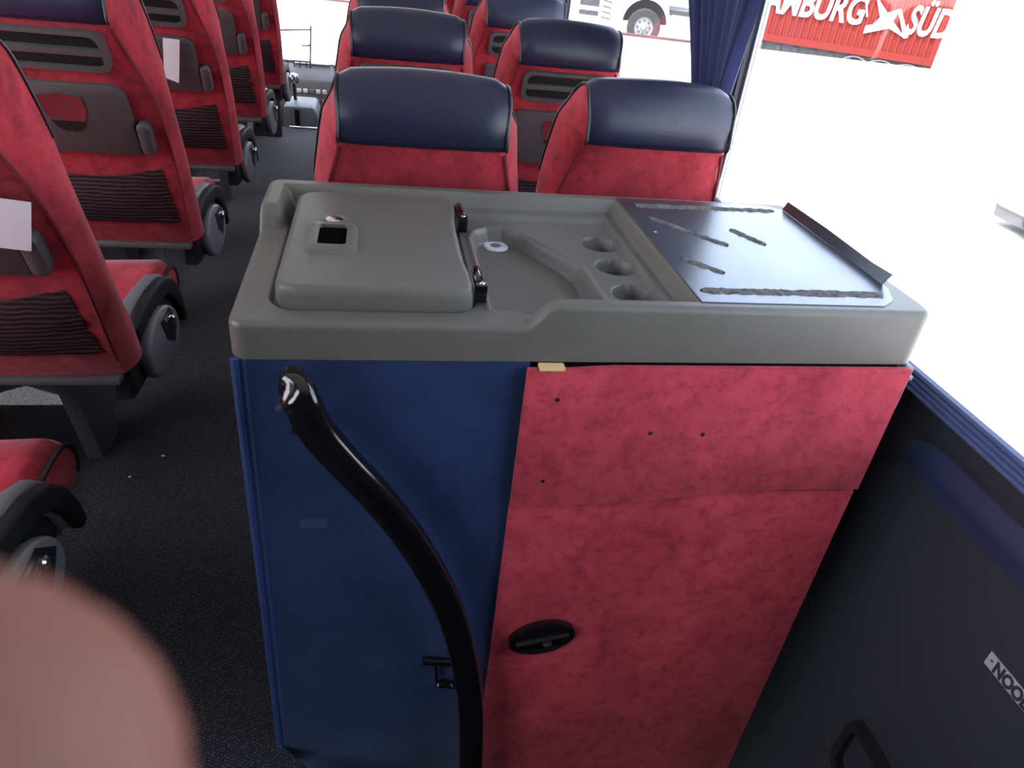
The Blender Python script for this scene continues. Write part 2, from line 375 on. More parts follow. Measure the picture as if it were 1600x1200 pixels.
    if kind != 'plain':
        def sheet(outline, off0, off1):
            return MB().prism(outline, lambda u, v, d: g.back(u, v, d), off0, off1)
        # magazine rack: bezel ring, dark well, cross bar
        z0, z1 = .945, 1.036
        o = rrect(-.134, .134, z0, z1, .024); i_ = rrect(-.120, .120, z0 + .010, z1 - .010, .018); nn = len(o)
        m = MB(); m.add([g.back(u, v, 0) for u, v in o] + [g.back(u, v, .016) for u, v in o] + [g.back(u, v, .016) for u, v in i_] + [g.back(u, v, -.012) for u, v in i_],
                        [(q*nn + k, q*nn + (k+1) % nn, (q+1)*nn + (k+1) % nn, (q+1)*nn + k) for q in range(3) for k in range(nn)])
        D['rack'] = m.mesh('magazine_rack', M['grey'], ang=50)
        D['well'] = sheet(i_, .004, .0055).mesh('rack_well', M['black'])
        D['bar'] = sheet(rrect(-.121, .121, .983, .998, .004, 2), .006, .016).mesh('cross_bar', M['grey'])
        # folding tray with finger pocket
        o = rrect(-.138, .138, .735, .912, [.008, .03, .012, .008])
        D['tray'] = sheet(o, .0, .020).mesh('tray_table', M['grey'], bevel=.003)
        pk = [(-.045, .885), (.0, .893), (.045, .885), (.047, .85), (.03, .812), (.015, .803), (-.015, .803), (-.03, .812), (-.047, .85)]
        m = MB(); npk = len(pk); inn = [(u * .86, lerp(.848, v, .86)) for u, v in pk]
        m.add([g.back(u, v, .0215) for u, v in pk] + [g.back(u, v, .0205) for u, v in inn], [(k, (k+1) % npk, npk + (k+1) % npk, npk + k) for k in range(npk)] + [tuple(range(npk, 2*npk))])
        D['pocket'] = m.mesh('finger_pocket', M['redseam'], ang=20)
        m = MB(); lipo = [(-.036, .822), (.036, .822), (.026, .805), (.012, .797), (-.012, .797), (-.026, .805)]
        D['lip'] = sheet(lipo, .02, .024).mesh('pocket_lip', M['black'])
        D['latch'] = sheet(rrect(.142, .172, .742, .825, .014), .0, .030).mesh('tray_latch', M['grey'], bevel=.006)
        # elastic net with a dipped top edge
        rows = []
        for iz in range(9):
            t = iz / 8; r = []
            for jx in range(17):
                u = 2 * jx / 16 - 1; ztop = .690 - .030 * (1 - u * u); z = lerp(.515, ztop, t); hw = lerp(.176, .166, t)
                r.append(g.back(u * hw, z, .004 + .014 * (1 - u * u) * math.sin(math.pi * (.12 + .8 * t)) + .003 * math.sin(iz * 2.6 + jx) * (abs(u) > .7)))
            rows.append(r)
        D['net'] = MB().grid(rows).mesh('pocket_net', M['net'], ang=80)
    SEATMESH[key] = D
    return D
BASE = {}
def base_meshes():
    if BASE: return BASE
    B = BASE
    # cushion: rounded block, front edge rolls down
    rows = []
    pr = [(.045, .49), (.045, .525), (.10, .53), (.25, .535), (.38, .545), (.46, .552), (.51, .546), (.54, .52), (.55, .480), (.54, .45), (.51, .44)]
    for y, z in pr:
        r = []
        for j in range(15):
            u = 2 * j / 14 - 1; e = smooth((1 - abs(u)) / .14)
            r.append((u * .1825 - .0225, y, .42 + (z - .42) * (.82 + .18 * e) - (.008 * (1 - abs(u)) if z > .5 else 0)))
        rows.append(r)
    m = MB(); m.grid(rows)
    for s in (0, 14): m.add([r[s] for r in rows], [tuple(range(len(rows)))])
    B['cushion'] = m.mesh('cushion', M['red'], ang=50)
    for nm, s in (('cp1', -1), ('cp2', 1)):
        B[nm] = MB().tube(spline([(s * .182 - .0225, y, .42 + (z - .42) * .83 + .001) for y, z in pr[1:-1]], 3), .005, 6).mesh('cushion_piping', M['pipe'])
    m = MB();  m.box((-.215, .0, .40), (-.18, .52, .43)); m.box((.13, .10, .425), (.16, .46, .445)); m.box((-.215, .42, .395), (.16, .46, .425))
    m.box((-.215, -.04, .40), (-.185, .02, .46))
    B['frame'] = m.mesh('seat_frame', M['grey'], bevel=.004)
    B['bar'] = MB().box((-.215, -.05, .414), (.185, -.02, .431)).mesh('rear_bar', M['grey'], bevel=.004)
    fo = [(-.055, .0), (.055, .0), (.075, .40), (-.075, .40)]
    m = MB(); m.prism([(.36, 0), (.50, 0), (.54, .40), (.26, .40)], YZ, -.10, -.055)
    B['leg'] = m.mesh('leg', M['lightgrey'], bevel=.006)
    # armrest on the +x side
    top = [(.03, .548), (.06, .585), (.12, .603), (.22, .603), (.31, .592), (.37, .568), (.415, .525), (.445, .465), (.458, .415)]
    bot = [(.425, .405), (.405, .455), (.37, .50), (.32, .535), (.24, .553), (.14, .553), (.08, .545), (.05, .52)]
    m = MB(); m.prism([tuple(p.xy) for p in [Vector((a, b, 0)) for a, b in top + bot]], YZ, .148, .178)
    B['arm'] = m.mesh('armrest', M['lightgrey'], bevel=.010, seg=3)
    m = MB(); m.prism([(a - .004, b - .004) for a, b in top[1:]] + [(a, b + .002) for a, b in bot[:-1]], YZ, .176, .200); B['armside'] = m.mesh('armrest_side', M['black'], bevel=.008, seg=3)
    m = MB(); m.prism([(.0, .44), (.02, .52), (.07, .548), (.30, .545), (.36, .50), (.375, .46), (.34, .43), (.06, .43)], YZ, .150, .186)
    B['armshell'] = m.mesh('armrest_shell', M['black'], bevel=.006)
    ov = [(.20 + .125 * math.cos(a) - .02 * math.sin(a), .475 + .080 * math.sin(a)) for a in [2 * math.pi * k / 28 for k in range(28)]]
    m = MB(); m.prism(ov, YZ, .184, .212)
    B['cover'] = m.mesh('side_cover', M['lightgrey'], bevel=.009, seg=3)
    pk = [(.175, .535), (.25, .537), (.302, .49), (.26, .44), (.205, .475)]
    B['pocket'] = MB().prism(pk, YZ, .206, .2135).mesh('control_recess', M['black'])
    m = MB(); m.lathe([(0, .226), (.008, .226), (.011, .222), (.011, .212)], lambda a, b, d: (d, .245 + a, .512 + b), 14); m.box((.212, .195, .525), (.220, .235, .533))
    B['knob'] = m.mesh('recline_knob', M['chrome'])
    return B
def copy_me(me, mirror):
    if not mirror: return me
    k = me.name + '_mirrored'
    if k in bpy.data.meshes: return bpy.data.meshes[k]
    c = me.copy(); c.name = k; c.transform(Matrix.Scale(-1, 4, (1, 0, 0))); c.flip_normals(); return c
def seat(label, x, y, kind, recline, dz=0, arm=0, group=None, z=0):
    t = thing('coach_seat', label, 'seat', (x, y, z), 0, group)
    D = seat_meshes(kind, recline); B = base_meshes()
    def part(nm, me, par=t, up=0):
        o = link(nm, me, par)
        if up: o.location.z = up
        return o
    b = part('backrest', D['backrest'], up=dz)
    for k in ('seampl', 'seampr'): part('seam', D[k], b)
    h = part('headrest_cover', D['headrest_cover'], up=dz); h['label'] = 'navy leather headrest cover'
    for k in ('pl', 'pr'): part('piping', D[k], h)
    if kind != 'plain':
        r = part('magazine_rack', D['rack'], up=dz); part('rack_well', D['well'], r); part('cross_bar', D['bar'], r)
        r = part('tray_table', D['tray'], up=dz); part('finger_pocket', D['pocket'], r); part('pocket_lip', D['lip'], r); part('tray_latch', D['latch'], r)
        part('pocket_net', D['net'], up=dz)
    cu = part('cushion', B['cushion'])
    for k in ('cp1', 'cp2'): part('cushion_piping', B[k], cu)
    part('seat_frame', B['frame']); part('rear_bar', B['bar'], up=dz); part('leg', B['leg'])
    if arm:
        mir = arm < 0
        a = part('armrest', copy_me(B['arm'], mir)); part('armrest_shell', copy_me(B['armshell'], mir), a); part('armrest_side', copy_me(B['armside'], mir), a)
        c = part('side_cover', copy_me(B['cover'], mir)); part('control_recess', copy_me(B['pocket'], mir), c); part('recline_knob', copy_me(B['knob'], mir), c)
    return t
LREC, RREC = -5, 0
LP, LY = .748, 1.36
GL, GR = 'seats left of the aisle', 'seats behind the worktop'
LROWS = ['nearest red aisle seat showing only cushion and armrest at left edge', 'red aisle seat with white slip on its tray at left edge',
         'red aisle seat with empty grey tray pocket, left of worktop', 'red aisle seat with long white slip, second beyond the empty tray pocket seat',
         'small red aisle seat beyond the long white slip seat', 'farthest red aisle seat on the left, before the driver partition']
LROWS[3] = 'red aisle seat with long white slip hanging over its grey tray'
lseats = []
for i, lb in enumerate(LROWS):
    y = LY + LP * (i - 1)
    lseats.append(seat(lb, -.697 if i == 1 else -.705, y + (.035 if i == 1 else 0), 'rack', LREC, .095, 1, GL))
    seat('red window seat beside the %s left aisle seat' % ['nearest', 'second', 'third', 'fourth', 'fifth', 'sixth'][i], -1.19, y, 'rack', LREC, .095, 0, GL)
RROWS = [(1.63, 'plain', -.03, 'large red seat with navy leather headrest directly behind the worktop lid', 'red seat with navy headrest nearest the window, behind the steel plate'),
         (2.47, 'rack', -.015, 'red aisle seat seen just above the large seat behind the worktop', 'red window seat with magazine rack showing between the two front headrests'),
         (3.27, 'rack', -.01, 'red aisle seat cut by the top edge, third row behind worktop', 'red window seat with navy headrest at top edge, third row behind worktop'),
         (4.07, 'rack', -.01, 'fourth row red aisle seat hidden behind the third row headrest', 'small red window seat at top edge in the fourth row behind worktop'),
         (4.87, 'rack', -.01, 'fifth row red aisle seat hidden at the far right front', 'fifth row red window seat hidden near the far right window')]
for y, k, dz, la, lw in RROWS:
    seat(la, .084, y, k, RREC, dz, -1, GR); seat(lw, .568, y + .1, k, RREC, dz, 0, GR)

# switch symbols on the nearest armrest
cov = [c for c in lseats[0].children if c.name.startswith('side_cover')][0]
for cy, cz_ in ((.235, .505), (.225, .468)):
    ring = rrect(-.014, .014, -.007, .007, .006, 3); m = MB(); m.tube([(.2138, cy + a, cz_ + b) for a, b in ring + ring[:1]], .0009, 5); m.tube([(.2138, cy, cz_ - .006), (.2138, cy, cz_ + .006)], .0009, 5)
    m.build('switch_symbol', M['lightgrey'], cov)
# paper slips tucked behind the trays
def slip(label, row, pts):
    g = SeatGeo(LREC, 1.05); s = lseats[row].location
    m = MB(); P = []
    for off in (.030, .0306):
        for i in range(5):
            t = i / 4
            a = Vector(pts[0]).lerp(Vector(pts[3]), t); b = Vector(pts[1]).lerp(Vector(pts[2]), t)
            P.append([Vector(g.back(q.x, q.y, off + .012 * t)) + Vector((0, 0, .095)) for q in (a, a.lerp(b, .5), b)])
    m.grid(P[:5]); m.grid(P[5:][::-1])
    o = m.build('paper_slip', M['paper'], ang=60); o.location = s
    return tag(o, label, 'paper', 'white paper slips on the trays')
slip('white paper slip on the tray at the left picture edge', 1, [(.130, .912), (.198, .900), (.168, .812), (.105, .822)])
slip('long narrow white paper slip hanging over a distant tray', 3, [(.058, .918), (.106, .916), (.075, .778), (.034, .795)])
slip('tiny white paper slip at the top edge above far left seats', 5, [(.060, .92), (.10, .92), (.09, .857), (.065, .859)])

# ------------------------------------------------------------------ galley cabinet
FY = .853                       # plane of the cabinet front
cab = thing('galley_cabinet', 'blue and red galley cabinet with curved black rail beside the stairwell', 'cabinet', (.31, 1.09, 0))
def cpart(nm, mb, mt, par=None, **k):
    me = mb.mesh(nm, mt, **k); o = link(nm, me, par or cab)
    me.transform(Matrix.Translation((-.31, -1.09, 0))); return o
m = MB(); m.box((-.172, FY + .014, -.9), (.803, 1.325, .868)); cpart('carcass', m, M['black'])
m = MB(); m.box((-.178, FY, -.5), (.212, FY + .014, .868)); cpart('blue_panel', m, M['blue'], bevel=.002)
m = MB(); m.box((-.184, FY + .02, 0), (-.172, 1.32, .868)); cpart('side_panel', m, M['blue'], bevel=.002)
for x, r in ((-.182, .006), (-.170, .003)):
    m = MB(); m.tube([(x, FY + .002, 0.0), (x, FY + .002, .868)], r, 8); cpart('edge_trim', m, M['bluetrim'])
# red panels: upper flap (lower edge a little ragged) over the lower door
def redpanel(zs_top, zs_bot, y0, y1, n=24):
    m = MB(); f = []; b = []
    for i in range(n + 1):
        t = i / n; x = lerp(.206, .806, t); f.append((x, zs_bot(t))); b.append((x, zs_top(t)))
    return m.prism(f + b[::-1], XZ, y0, y1)
seam = lambda t: .613 + .004 * math.sin(t * 2.2) + .014 * smooth((t - .25) / .5) - .002 * math.sin(7 * t)
up = cpart('upper_red_panel', redpanel(lambda t: .8622 + .0046 * smooth((t - .08) / .14), seam, FY - .016, FY - .004), M['redpanel'], bevel=.0015); up['label'] = 'upper red fabric panel with screw holes'
lo = cpart('lower_red_panel', redpanel(lambda t: seam(t) - .003 - .005 * smooth((t - .4) / .5), lambda t: -.6, FY - .009, FY - .0005), M['redpanel'], bevel=.0015); lo['label'] = 'lower red fabric door'
for (px, py) in ((871, 625), (1016, 677), (1098, 679), (848, 752)):
    p = at(px, py, 1, FY - .016); m = MB(); m.lathe([(0, -.0004), (.0035, -.0004), (.0045, .001)], lambda a, b, d: (p.x + a, p.y + d, p.z + b), 10)
    cpart('screw_hole', m, M['black'], up)
m = MB(); m.box((.222, FY - .0165, .8628), (.258, FY - .002, .8676)); cpart('wood_edge', m, M['wood'])
m = MB(); m.box((.804, FY - .006, .79), (.816, FY + .012, .866)); m.box((.797, FY - .010, .845), (.818, FY - .004, .852)); cpart('corner_bracket', m, M['lightgrey'], bevel=.001)
# oval door latch
p = at(846, 994, 1, FY - .012); ca, sa = math.cos(.20), math.sin(.20)
def latchf(a, b, d): return (p.x + a * ca * 1.02 - b * sa * .62, p.y + d, p.z + a * sa * 1.02 + b * ca * .66)
la = cpart('door_latch', MB().lathe([(0, -.004), (.035, -.005), (.048, -.006), (.055, -.010), (.060, -.008), (.061, .004)], latchf, 36), M['blackgloss'], lo, ang=50)
m = MB(); m.prism([(-.048, -.004), (.05, -.004), (.05, .006), (-.048, .006)], latchf, -.013, -.004); cpart('latch_bar', m, M['black'], lo, bevel=.002)
m = MB(); m.lathe([(0, -.012), (.006, -.012), (.008, -.011), (.008, -.004)], lambda a, b, d: latchf(a + .008, b - .022, d), 14); cpart('latch_lock', m, M['dark'], lo)
# bolt and hook on the blue panel
m = MB(); q = at(660, 1032, 1, FY - .008); e = at(720, 1036, 1, FY - .008); m.tube([q, e], .008, 10); cpart('hook_bolt', m, M['blackgloss'], ang=40)
m = MB(); a1 = at(681, 1036, 1, FY - .008); a2 = at(683, 1066, 1, FY - .012); a3 = at(722, 1072, 1, FY - .018); m.tube(spline([a1, a2, a2.lerp(a3, .25), a3], 4), [.003] * 5 + [.008] * 8, 8); cpart('hook', m, M['blackgloss'])
m = MB(); q0 = at(468, 812, 1, FY - .0005); q1 = at(512, 824, 1, FY - .0005); m.box((q0.x, FY - .0008, q1.z), (q1.x, FY + .001, q0.z)); o = cpart('tape_mark', m, mat('faded_tape', (.03, .05, .13), .8)); o['label'] = 'faint pale tape mark'

# curved handrail
ry = FY - .062
rp = [at(*q, 1, ry) for q in ((468, 620), (492, 668), (532, 716), (594, 782), (648, 852), (692, 930), (720, 1010), (734, 1090), (736, 1160), (734, 1250))]
path = spline([at(455, 596, 1, FY - .034)] + rp, 6)
hr = thing('handrail', 'glossy black curved stair handrail fixed to the blue cabinet panel', 'handrail', tuple(at(446, 596, 1, FY)))
m = MB(); m.tube(path, .0165, 28, flat=1.42, up=(0, 1, 0), sq=.62); o = m.build('rail', M['blackgloss'], hr, ang=50); o.matrix_parent_inverse = Matrix.Translation(-hr.location)
q = at(470, 640, 1, FY); m = MB(); m.tube([q + Vector((0, -.05, 0)), q + Vector((0, -.0005, 0))], .009, 12); o = m.build('rail_stub', M['black'], hr); o.matrix_parent_inverse = Matrix.Translation(-hr.location)
m = MB(); q = at(437, 632, 1, FY - .004); m.lathe([(0, -.012), (.005, -.012), (.006, -.009), (.006, .004)], lambda a, b, d: (q.x + a, q.y + d, q.z + b), 12)
o = m.build('fixing_screw', M['chrome'], hr); o.matrix_parent_inverse = Matrix.Translation(-hr.location)

# ------------------------------------------------------------------ worktop
wt = thing('galley_worktop', 'olive grey moulded worktop with lid, small basin and cup holes on cabinet', 'worktop', (.315, 1.095, .868))
def wpart(nm, mb, mt, par=None, **k):
    me = mb.mesh(nm, mt, **k); o = link(nm, me, par or wt)
    me.transform(Matrix.Translation((-.315, -1.095, -.868))); return o
WX0, WX1, WY0, WY1 = -.188, .820, .853, 1.340
RIM, LOW = .956, .922
sink = [(.160, .905), (.160, 1.17), (.170, 1.205), (.190, 1.22), (.222, 1.222), (.245, 1.205), (.312, 1.085), (.322, 1.06), (.330, .905)]
def poly_sd(pts, x, y):          # signed distance, negative inside
    d = 9; ins = False; n = len(pts)
    for i in range(n):
        x0, y0 = pts[i]; x1, y1 = pts[(i + 1) % n]
        ex, ey = x1 - x0, y1 - y0; t = max(0, min(1, ((x - x0) * ex + (y - y0) * ey) / (ex * ex + ey * ey)))
        d = min(d, math.hypot(x - x0 - ex * t, y - y0 - ey * t))
        if (y0 > y) != (y1 > y) and x < (x1 - x0) * (y - y0) / (y1 - y0) + x0: ins = not ins
    return -d if ins else d
def box_sd(x, y, x0, x1, y0, y1, r):
    cx, cy = (x0 + x1) / 2, (y0 + y1) / 2; qx = abs(x - cx) - (x1 - x0) / 2 + r; qy = abs(y - cy) - (y1 - y0) / 2 + r
    return math.hypot(max(qx, 0), max(qy, 0)) + min(max(qx, qy), 0) - r
CUPS = [(.386, 1.165), (.386, 1.068), (.386, .966)]
def height(x, y):
    # raised back rim (left part), raised right half, low front left corner
    h = LOW
    back = smooth((y - (1.292 + .0)) / .022)
    leftback = smooth((y - 1.165) / .045) * smooth((-.140 - x) / .022)
    front = smooth((.888 - y) / .014) * smooth((x - .197) / .045)
    right = smooth((x - .428) / .024)
    h = LOW + (RIM - LOW) * max(back, leftback, front, right)
    # stepped ledges behind the basin and left of the plate
    if x < .47 and x > .13:
        h = max(h, LOW + .010 * smooth((y - 1.262) / .008) * smooth((x - .135) / .01), LOW + .010 * smooth((x - .415) / .006) * smooth((y - .885) / .01))
    # basin and cup hollows
    sd = poly_sd(sink, x, y); h -= .026 * smooth((-sd + .003) / .011)
    if .34 < x < .44:
        for cx, cy in CUPS:
            h -= .028 * smooth((.034 - math.hypot(x - cx, y - cy)) / .006)
    # raised lip round the basin
    if 0 < sd < .012 and h < RIM - .01: h += .002 * math.sin(math.pi * sd / .012)
    # shallow well the lid sits in
    sl = box_sd(x, y, -.142, .138, .892, 1.30, .04); h -= .008 * smooth((-sl + .002) / .005) if h < RIM - .005 or sl < 0 else 0
    # outer round-over
    e = min(x - WX0, WX1 - x, y - WY0, WY1 - y)
    if e < .010: h -= .010 - math.sqrt(max(0, .010 ** 2 - (.010 - e) ** 2))
    return h
nx, ny = 400, 210
def axis(a, b, n): return [lerp(a, b, i / n) for i in range(n + 1)]
xs = sorted(axis(WX0, WX1, nx) + [WX0 + .001, WX0 + .0005, WX1 - .001]); ys = sorted(axis(WY0, WY1, ny) + [WY0 + .001, WY0 + .0004, WY1 - .001])
def cornerpull(x, y, r=.025):      # round the plan corners
    cx = max(WX0 + r, min(WX1 - r, x)); cy = max(WY0 + r, min(WY1 - r, y)); dx, dy = x - cx, y - cy
    if dx and dy:
        k = max(abs(dx), abs(dy)) / math.hypot(dx, dy); return cx + dx * k, cy + dy * k
    return x, y
rows = [[(*cornerpull(x, y), height(x, y)) for x in xs] for y in ys]
m = MB(); m.grid(rows)
edge = rows[0] + [r[-1] for r in rows[1:]] + rows[-1][-2::-1] + [r[0] for r in rows[-2:0:-1]]
nE = len(edge); m.add(edge + [(x, y, .8682) for x, y, z in edge], [(i, (i + 1) % nE, nE + (i + 1) % nE, nE + i) for i in range(nE)])
wpart('moulded_top', m, M['counter'], ang=50, recalc=True)
# lid
lo_ = [(-.135, .93), (-.128, .905), (-.104, .895), (.108, .8955), (.128, .902), (.1345, .922), (.134, .965), (.129, 1.01), (.129, 1.17), (.136, 1.215), (.137, 1.262), (.125, 1.285), (.10, 1.292), (-.098, 1.292), (-.122, 1.284), (-.134, 1.262)]
def lidlayer(pts, ins, z):
    c = Vector((0, 1.09, 0)); out = []
    n = len(pts)
    for i, (x, y) in enumerate(pts):
        a, b = Vector((*pts[i - 1], 0)), Vector((*pts[(i + 1) % n], 0)); t = (b - a).normalized(); nn = Vector((-t.y, t.x, 0))
        q = Vector((x, y, 0)) + nn * ins; out.append((q.x, q.y, z))
    return out
L = [lidlayer(lo_, i, z) for i, z in ((0, .914), (0, .939), (.001, .944), (.003, .9485), (.006, .9515), (.0095, .953), (.0106, .9531), (.0118, .9531))]
m = MB(); nl = len(lo_)
for a, b in zip(L, L[1:]): m.add(a + b, [(i, (i + 1) % nl, nl + (i + 1) % nl, nl + i) for i in range(nl)])
m.add(L[-1] + [(0, 1.09, .9531)], [(i, (i + 1) % nl, nl) for i in range(nl)])
lid = wpart('lid', m, M['counter'], ang=40); lid['label'] = 'hinged grey lid with finger recess and lock'
rc = (-.066, 1.072); o = rrect(rc[0] - .038, rc[0] + .038, rc[1] - .062, rc[1] + .058, .012); i1 = rrect(rc[0] - .032, rc[0] + .032, rc[1] - .055, rc[1] + .052, .010); i2 = rrect(rc[0] - .021, rc[0] + .021, rc[1] - .040, rc[1] + .040, .006)
no = len(o); m = MB(); m.add([(*q, .952) for q in o] + [(*q, .959) for q in i1] + [(*q, .9595) for q in i2] + [(*q, .9535) for q in i2], [(k*no+j, k*no+(j+1)%no, (k+1)*no+(j+1)%no, (k+1)*no+j) for k in range(3) for j in range(no)])
wpart('finger_recess', m, M['counter'], lid, ang=50)
m = MB(); m.prism(i2, XY, .9532, .9538); wpart('recess_shade_sheet', m, mat('recess_shade_black', (.004, .004, .004), 1, spec=0), lid)  # flat black sheet, the shade of a deep hole put into its colour
lk = at(522, 341, 2, .957); m = MB(); m.lathe([(.022, .9535), (.019, .956), (.0155, .957), (.0145, .955)], lambda a, b, d: (lk.x + a, lk.y + b, d), 24); wpart('lock_collar', m, M['counter'], lid)
m = MB(); m.lathe([(0, .957), (.009, .9572), (.0135, .956), (.0145, .954)], lambda a, b, d: (lk.x + a, lk.y + b, d), 24); wpart('lock', m, M['chrome'], lid)
for y0, y1 in ((1.185, 1.262), (.915, .985)):
    m = MB(); m.tube([(.143, y0 + .018, .946), (.143, y1, .946)], .0075, 12); m.box((.136, y0, .926), (.152, y0 + .02, .952)); hg = wpart('hinge', m, M['blackgloss'], bevel=.001)
    m = MB(); m.lathe([(0, .9535), (.003, .9535), (.004, .952)], lambda a, b, d: (.145 + a, y0 + .010 + b, d), 10); wpart('hinge_pin', m, M['chrome'], hg)
dr = at(774, 385, 2, .897); m = MB(); m.lathe([(.0, .8965), (.007, .8965), (.010, .899), (.014, .900), (.020, .8995), (.0225, .897), (.0225, .895)], lambda a, b, d: (dr.x + a, dr.y + b, d), 28)
dn = wpart('drain', m, M['drain'])
m = MB(); m.lathe([(0, .8985), (.006, .8985), (.0085, .8995), (.0095, .8985)], lambda a, b, d: (dr.x + a, dr.y + b, d), 20); wpart('drain_plug', m, M['lightgrey'], dn)
# steel plate on the right half: thin sheet with one flange bent up
pl = thing('steel_plate', 'dark steel sheet with glue streaks lying on right end of worktop', 'metal sheet', (.62, 1.095, RIM))
def ppart(nm, mb, mt, par=None, **k):
    me = mb.mesh(nm, mt, **k); o = link(nm, me, par or pl); me.transform(Matrix.Translation((-.62, -1.095, -RIM))); return o
PZ = .9575
m = MB(); m.prism([(.452, .872), (.742, .872), (.772, .895), (.790, .935), (.790, 1.295), (.765, 1.318), (.740, 1.322), (.452, 1.322)], XY, .9562, PZ); ppart('sheet', m, M['plate'], bevel=.0006, seg=1)
m = MB()
fa = [(.787, .95), (.789, 1.00), (.790, 1.15), (.791, 1.30)]
r0 = [(x, y, PZ) for x, y in fa]; r1 = [(x + .007, y - (.006 if i == 0 else 0), PZ + (.020 if i == 0 else .016) + .002 * (i == 2)) for i, (x, y) in enumerate(fa)]
m.grid([r0, r1]); m.grid([[(x + .0015, y, z) for x, y, z in r] for r in (r0, r1)]); m.grid([r1, [(x + .0015, y, z) for x, y, z in r1]]); ppart('flange', m, M['plate'], ang=20)
def streak(p0, p1, wpx, seed):
    a, b = at(*p0, 2, PZ), at(*p1, 2, PZ); rnd = random.Random(seed); t = (b - a); ln = t.length; t.normalize(); nrm = Vector((-t.y, t.x, 0)); n = max(10, int(ln / .006))
    rows = []
    for i in range(n + 1):
        c = a + t * ln * i / n; wd = wpx * (.75 + .5 * rnd.random()) * (1 if 0 < i < n else .5); r = []
        for j, u in enumerate((-1, -.5, 0, .5, 1)):
            r.append(c + nrm * (wd * (u + .15 * (rnd.random() - .5))) + Vector((0, 0, .0001 if abs(u) == 1 else .0008 + .0022 * rnd.random())))
        rows.append(r)
    m = MB(); m.grid(rows); o = ppart('glue_streak', m, M['glue'], ang=15, recalc=False); 
    for poly in o.data.polygons: pass
    return o
for k, (a, b, wd) in enumerate((((992, 321), (1208, 330), .011), ((1012, 339), (1137, 384), .008), ((1141, 359), (1196, 383), .008), ((1064, 403), (1132, 427), .008), ((1096, 454), (1378, 461), .0105))): streak(a, b, wd, k)
q = at(1023, 362, 2, PZ); m = MB(); m.lathe([(0, PZ + .0012), (.002, PZ + .001), (.003, PZ)], lambda a, b, d: (q.x + a, q.y + b, d), 8); ppart('rivet', m, M['chrome'])

# ------------------------------------------------------------------ window curtain(s)
def curtain(label, y0, y1, yb0, yb1, x, ztop, zbot, seed, folds=9):
    rnd = random.Random(seed); ph = [rnd.random() * 6 for _ in range(4)]; rows = []
    for layer in (0, 1):
        for i in range(17):
            t = i / 16; z = lerp(ztop, zbot, t); e = smooth(t); a = lerp(y0, yb0, e); b = lerp(y1, yb1, e); r = []
            for j in range(65):
                u = j / 64; amp = .020 * (.6 + .4 * math.sin(u * 9 + ph[0])) * lerp(1, .75, t)
                r.append((x + amp * math.sin(u * folds * 2 * math.pi + ph[1] + .5 * math.sin(3 * t + ph[2])) + .006 * math.sin(u * 41 + ph[3]) + layer * .002, lerp(a, b, u), z))
            rows.append(r)
    m = MB(); m.grid(rows[:17]); m.grid(rows[17:]); m.grid([rows[0], rows[17]])
    t = thing('curtain', label, 'curtain', (x, (y0 + y1) / 2, zbot), 0, 'navy window curtains')
    o = m.build('cloth', M['curtain'], t, ang=80); o.matrix_parent_inverse = Matrix.Translation(-t.location)
    m = MB(); m.tube([(x, y0 - .05, ztop + .01), (x, y1 + .05, ztop + .01)], .008, 8); o = m.build('curtain_rail', M['black'], t); o.matrix_parent_inverse = Matrix.Translation(-t.location)
    return t
curtain('navy pleated curtain gathered beside the window behind the steel plate', 1.70, 2.52, 1.86, 2.00, .872, 1.70, .86, 3)
curtain('distant navy curtain at the top edge beside the far window', 3.70, 4.5, 3.86, 4.1, .872, 1.70, .86, 5)

# ------------------------------------------------------------------ sign and handle on the door panel
sg = thing('emergency_exit_sign', 'silver strip sign with dark NOOD lettering on the charcoal door panel', 'sign', (XR - .001, .585, .502))
m = MB(); m.box((-.002, -.215, -.0135), (0, .004, .0135)); m.build('plate', M['signgrey'], sg, bevel=.0005)
me = text_mesh('lettering', 'NOODUITGANG', .030, M['print'], bold=.0016, depth=.0002); me.transform(Matrix(((0, 0, -1, -.0022), (-.78, 0, 0, -.012), (0, 1, 0, -.0105), (0, 0, 0, 1)))); link('lettering', me, sg)
m = MB(); m.lathe([(0, -.0035), (.002, -.0033), (.0026, -.002)], lambda a, b, d: (d, -.005 + a, .002 + b), 8); m.build('rivet', M['chrome'], sg)
dh = thing('door_handle', 'black moulded pull handle low on the charcoal door panel', 'handle', (XR, .665, .075))
o = rrect(-.062, .062, -.075, .075, .03); i1 = rrect(-.042, .042, -.055, .055, .02); no = len(o)
m = MB(); m.add([(0, *q) for q in o] + [(-.02, q[0] * .95, q[1] * .95) for q in o] + [(-.02, *q) for q in i1] + [(-.002, *q) for q in i1], [(k*no+j, k*no+(j+1)%no, (k+1)*no+(j+1)%no, (k+1)*no+j) for k in range(3) for j in range(no)])
m.build('handle_frame', M['black'], dh, ang=50)
m = MB(); m.prism(i1, YZ, -.004, -.001); m.build('handle_well', M['wallblack'], dh)

